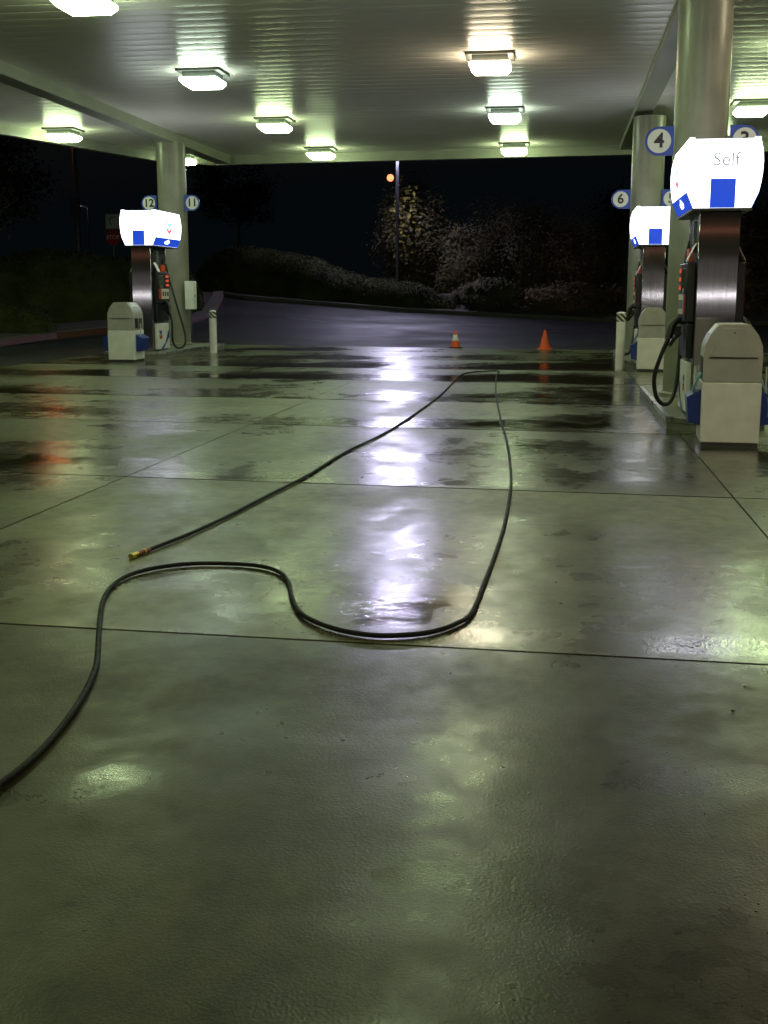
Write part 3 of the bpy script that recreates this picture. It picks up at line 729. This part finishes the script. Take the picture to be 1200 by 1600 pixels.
def clump_points(n, c, rad, k, spread=.28):
    cs = []
    while len(cs) < k:
        q = rng.normal(size=3); q /= np.linalg.norm(q); q *= rng.uniform(.35, 1)**.6
        if q[2] > -.75: cs.append(q)
    cs = np.array(cs); i = rng.integers(0, k, n)
    P = cs[i] + rng.normal(size=(n, 3))*spread*rng.uniform(.5, 1, k)[i][:, None]
    return np.array(c) + P*np.array(rad)
def bush(x, y, rx, ry, h, n, m, label, cat='bush', name='bush', size=.09, k=40, m2=None, twigs=14, group='bushes and small trees beyond the lot'):
    z = tz(x, y)+.1
    p = empty(name, (x, y, z), label=label, cat=cat, group=group)
    P = clump_points(int(n*2.6), (0, 0, h*.55), (rx, ry, h*.47), k)
    P = P[P[:, 2] > .02]
    cut = int(len(P)*(.85 if m2 else 1))
    nr = P - np.array([0, 0, h*.4]); nr /= np.linalg.norm(nr, axis=1)[:, None]; nr += np.array([0, -.6, .5])
    leaves('foliage', P[:cut], size*1.35, m, p, nr[:cut], .6)
    if m2: leaves('young_foliage', P[cut:]*np.array([1, 1, 1.03]), size, m2, p)
    mb = MB()
    for q in range(twigs):
        a = random.uniform(0, 6.28); r1 = random.uniform(.3, .9); hh = h*random.uniform(.5, .92)
        mb.tube(spline([(0, 0, -.05), (math.cos(a)*rx*r1*.35, math.sin(a)*ry*r1*.35, hh*.45), (math.cos(a)*rx*r1, math.sin(a)*ry*r1, hh)], 3), [.045, .04, .034, .028, .02, .014, .008], 5)
    mb.build('branches', 'bark', p)
    return p
def hedge(name, line, label, depth=2.6, n=40000, m='hedge'):
    # line: (x, y, height, z0) stations; cross-section is a rounded dome
    p = empty(name, (line[0][0], line[0][1], 0), label=label, cat='hedge', group='clipped hedges beyond the lot')
    ox, oy = line[0][0], line[0][1]
    L = np.array(line); S = 90; tt = np.linspace(0, len(L)-1, S); A = np.stack([np.interp(tt, range(len(L)), L[:, k]) for k in range(4)], 1)
    ker = np.ones(7)/7
    for k in range(4): A[3:-3, k] = np.convolve(A[:, k], ker, 'same')[3:-3]
    K = 14; vs = []; 
    for i in range(S):
        x, y, h, z0 = A[i]; e = min(1, math.sin(math.pi*(i+.6)/(S+.2))*5)
        dx, dy = A[min(i+1, S-1), :2] - A[max(i-1, 0), :2]; l = math.hypot(dx, dy) + 1e-6; nx_, ny_ = dy/l, -dx/l
        for k in range(K+1):
            a = math.pi*k/K; off = math.cos(a)*depth/2*(.55+.45*e); zz = max(0, math.sin(a))**.55*h*(e**.5)
            q = Vector((x+nx_*off, y+ny_*off, z0+zz)); d_ = noise.fractal(q*1.1, .8, 2.1, 3)*.14
            vs.append((q.x-ox+d_*.5, q.y-oy+d_*.3, q.z+d_))
    W = K+1; fs = [(i*W+k, i*W+k+1, (i+1)*W+k+1, (i+1)*W+k) for i in range(S-1) for k in range(K)]
    core = MB().add([(a*1, b*1, c-.05) for a, b, c in vs], fs).build('dense_core', m, p, smooth=80)
    V = np.array(vs); F = np.array(fs); f = F[rng.integers(0, len(F), n)]; u, v = rng.uniform(size=(n, 1)), rng.uniform(size=(n, 1))
    P = (V[f[:, 0]]*(1-u)+V[f[:, 1]]*u)*(1-v) + (V[f[:, 3]]*(1-u)+V[f[:, 2]]*u)*v + rng.normal(size=(n, 3))*.035
    nr = np.cross(V[f[:, 1]]-V[f[:, 0]], V[f[:, 3]]-V[f[:, 0]]); nr /= (np.linalg.norm(nr, axis=1)[:, None]+1e-9)
    leaves('leaf_cover', P, .042, m, p, nr)
    return p
# big mound hedge in the middle, sloping down to the right
hedge('hedge', [(-16.0, 52.4, .9, 1.2), (-15.2, 52.2, 1.9, 1.2), (-14.2, 52.0, 2.3, 1.15), (-12.6, 52, 2.25, 1.05), (-11.2, 52, 2.15, .95), (-9.9, 52, 1.75, .9), (-8.7, 52, 1.3, .8), (-7.4, 52, 1.25, .75), (-6.2, 52, 1.15, .7), (-5.0, 52, .75, .6), (-3.4, 52, .5, .5)],
      'long clipped hedge mound falling to the right behind the asphalt lot')
hedge('hedge', [(-26, 33, 1.9, .05), (-22, 35, 2.2, .1), (-18.6, 37.5, 2.35, .2), (-17.0, 39.2, 2.6, .3), (-15.8, 41.2, 2.3, .4), (-14.8, 42.8, 2.2, .5), (-14.0, 44.2, 1.9, .6)],
      'large dark clipped hedge behind the left pump')
hedge('hedge', [(-27, 28, .9, .05), (-21, 30, 1.3, .05), (-18.6, 32, 1.4, .05), (-17.2, 34, 1.15, .1), (-16.2, 36, .8, .15)],
      'low dark hedge just behind the red kerb at far left', 2.2, 16000)
# bushes / trees on the far bed
bush(-6.65, 55.6, 1.55, 1.2, 5.0, 9000, 'leafbrown', 'pale leafy small tree with yellow top leaves beside the tall pole', 'tree', 'small_tree', .055, 46, 'leafyellow', 20)
bush(-7.1, 55.2, .8, .8, 5.3, 900, 'leafyellow', 'sparse yellow-leaved sapling tip rising above the pale small tree', 'tree', 'sapling', .11, 12, None, 6)
bush(-4.45, 55, 1.7, 1.2, 3.3, 7000, 'leafbrown', 'brownish bush right of the pale small tree', k=40, size=.05)
bush(-2.05, 55.6, 1.9, 1.3, 4.6, 9000, 'leafbrown', 'tall round brown bush behind the collared cone', k=46, size=.05)
bush(.62, 55.6, 1.9, 1.3, 4.1, 8000, 'leafred', 'reddish brown bush behind the plain orange cone', k=44, size=.05)
bush(3.7, 56, 2.2, 1.4, 3.6, 8000, 'leafgreen', 'dark bush left of sign 6', k=44, size=.05)
bush(7.6, 54, 2.4, 1.4, 4.0, 7000, 'leafred', 'dark reddish bush beyond the second right pump', k=40)
bush(11.6, 54, 2.4, 1.4, 3.8, 6000, 'leafgreen', 'dark bush at the far right edge', k=40)
bush(-2.6, 51.4, 1.5, .7, 1.3, 3500, 'leafgreen', 'low shrub on the kerb at the foot of the brown bushes', k=24, size=.07)
bush(.4, 51.3, 1.7, .7, 1.2, 3500, 'leafred', 'low red-leaved ground shrub behind the plain cone', k=24, size=.07)
bush(3.8, 51.4, 1.9, .7, 1.2, 3500, 'leafred', 'low red-leaved ground shrub left of the second right pump', k=24, size=.07)
bush(8.5, 51.4, 2.2, .7, 1.3, 3500, 'leafred', 'low red-leaved ground shrub at far right', k=24, size=.07)
def tree(x, y, h, label, tr=.09, cr=2.2, n=6000):
    z = tz(x, y); p = empty('tree', (x, y, z), label=label, cat='tree', group='dark trees behind the hedges')
    mb = MB(); mb.tube(spline([(0, 0, 0), (.08, .05, h*.3), (-.05, .1, h*.6), (.1, 0, h*.9)], 3), [tr*(1-.07*k) for k in range(10)], 9)
    for q in range(9):
        a = random.uniform(0, 6.28); z0 = h*random.uniform(.45, .8); r1 = cr*random.uniform(.5, .9)
        mb.tube(spline([(0, 0, z0), (math.cos(a)*r1*.5, math.sin(a)*r1*.5, z0+.5), (math.cos(a)*r1, math.sin(a)*r1, z0+1.1)], 3), [tr*.5, tr*.45, tr*.4, tr*.32, tr*.25, tr*.18, tr*.1], 6)
    mb.build('trunk', 'bark', p)
    P = clump_points(n, (0, 0, h*.82), (cr, cr, h*.3), 36, .22); leaves('crown', P, .12, 'leafdark', p)
    return p
tree(-20.6, 39.5, 5.2, 'dark tree with pale thin trunk at far left')
tree(-22.3, 45.5, 6.0, 'dark tree with thin trunk left of the tall pole')
for i, (x, y, h, lb) in enumerate([(-47, 92, 9, 'tall dark tree at far left behind everything'), (-26, 96, 9, 'tall dark tree behind the lamp pole at left'), (6, 90, 8, 'dark tree behind the second right pump'), (16, 86, 9, 'dark tree at far right')]):
    tree(x, y, h, lb, .16, 3.4, 7000)

# ------------------------------------------------------------------ lamp posts
def post(name, x, y, h, label, r=.09, z=None):
    z = tz(x, y) if z is None else z
    p = empty(name, (x, y, z), label=label, cat='lamp post')
    MB().tube([(0, 0, 0), (0, 0, h)], [r*1.1, r*.8], 14).build('pole', 'pole', p); return p
def flood(p, h, dx, m, sx=.26, drop=0):
    MB().box(min(-.05, dx), max(.05, dx), -.05, .05, h-.04, h+.04).build('arm', 'pole', p)
    MB().box(dx-sx, dx+sx, -sx*.8, sx*.8, h+.02, h+.2).build('lamp_head', 'base', p, bevel=.02)
    MB().box(dx-sx*.85, dx+sx*.85, -sx*.65, sx*.65, h-.03-drop, h+.018).build('lamp_glass', m, p, smooth=0)
zt = tz(-7.2, 53.3)
p = post('lamp_post', -7.2, 53.3, 7.45-zt, 'tall grey lamp post in front of the pale small tree, head hidden by canopy', .085)
hd = MB().box(-.27, .27, -.02, .16, -.22, .22).build('lamp_head', 'base', p, bevel=.02)
gl = MB().box(-.22, .22, -.035, -.0205, -.17, .17).build('lamp_glass', 'halide', p, smooth=0)
for q in (hd, gl): q.location = (0, -.12, 7.50-zt); q.rotation_euler = (R(39), 0, 0)
zt = tz(-24.8, 60)
p = post('lamp_post', -24.8, 60, 10.1-zt, 'tall lamp post at left left of the stop sign, head hidden by the canopy', .14); flood(p, 10.0-zt, -1.7, 'sodium_big', .34, .22)
MB().box(-.3, .2, -.16, .02, 3.0, 4.0).build('control_box', 'pole', p)
# distant sodium street lamp
p = post('street_lamp', -11.6, 88, 9.0, 'distant orange street lamp glowing beside the tall grey pole', .07, .5)
MB().tube([(0, 0, 8.85), (-.3, 0, 9.0), (-.6, 0, 8.98)], .04, 8).build('arm', 'pole', p)
mb = MB(); mb.lathe([(.25*math.cos(R(a)), .25*math.sin(R(a))) for a in range(-84, 85, 14)], (-.80, 0, 9.22), 14); mb.build('lamp_globe', 'sodium', p)
p = post('street_lamp', -47.6, 118, 9.6, 'tiny white street lamp in the dark at far left', .07, .5)
MB().tube([(0, 0, 9.5), (-.5, 0, 9.7), (-1.0, 0, 9.68)], .05, 8).build('arm', 'pole', p)
MB().lathe([(.02, -.22), (.2, -.15), (.26, 0), (.2, .15), (.02, .22)], (-1.05, 0, 9.85), 12).build('lamp_globe', 'farwhite', p)
# street name blade in the distance
p = empty('street_sign', (-11.2, 62, 1.0), label='tiny pale street name blade in the dark beyond the hedge mound', cat='street sign')
MB().tube([(0, 0, 0), (0, 0, 2.45)], .03, 8).build('post', 'pole', p)
MB().box(-.25, .25, -.01, .01, 2.46, 2.54).build('blade', 'base', p)

# stop sign with plate above
p = empty('road_sign', (-21.0, 55, 0), label='red octagonal stop sign under a square white sign, left of the left pump', cat='road sign')
MB().tube([(0, .03, 1.2), (0, .03, 5.0)], .035, 8).build('post', 'pole', p)
r = .38; MB().prism([(r*math.cos(R(22.5+45*k)), 4.05+r*math.sin(R(22.5+45*k))) for k in range(8)], -.02, -.008).build('stop_plate', 'red', p, smooth=0)
text('STOP', 'stop_lettering', .26, 'signwhite', p, (0, -.022, 4.05), (R(90), 0, 0), .001, .004)
pl = MB().box(-.33, .33, -.02, -.008, 4.46, 5.12).build('white_plate', 'signwhite', p, smooth=0)
mb = MB(); mb.tube([(.10, -.024, 4.99), (-.04, -.024, 4.97), (-.12, -.024, 4.86), (-.12, -.024, 4.74), (-.03, -.024, 4.62)], .022, 6); mb.build('curved_mark', 'ink', pl)

# ------------------------------------------------------------------ unseen shop added behind the camera for the steel pump ends to mirror
st = empty('added_shop', (4, -24, 0), label='low unseen shop added behind the camera for the steel pump ends to mirror', cat='building')
M['shopwall'] = mat('shop_wall', (.16, .155, .15), .7, var=.2, scale=1)
M['addedwhite'] = emis('added_white_glow', (.95, .97, 1.0), 16); M['addedorange'] = emis('added_orange_glow', (1.0, .36, .2), 1.1); M['addedpane'] = emis('added_window_glow', (.75, .72, .70), .12)  # glow added only as something for the brushed steel to reflect
MB().box(-42, 12, -8, 0, 0, 4.6).build('wall', 'shopwall', st, smooth=0)
MB().box(-42.3, 12.3, -8.3, .3, 4.61, 5.2).build('roof', 'offwhite', st, smooth=0)
MB().box(-41, 11, .03, .06, 3.89, 3.94).build('added_orange_strip', 'addedorange', st, smooth=0)  # orange glowing line added for its reflection in the steel
for k in range(-8, 5):
    f_ = MB().box(-10+4*k, -6.4+4*k, .01, .07, .5, 2.9).build('window_frame', 'pole', st, smooth=0)
    MB().box(-9.9+4*k, -6.5+4*k, .071, .08, .6, 2.8).build('added_window_pane', 'addedpane', f_, smooth=0)
    MB().box(-9.7+4*k, -6.7+4*k, .085, .12, 1.33, 1.39).build('added_white_strip', 'addedwhite', f_, smooth=0)  # white glowing bar added at the height the steel should mirror
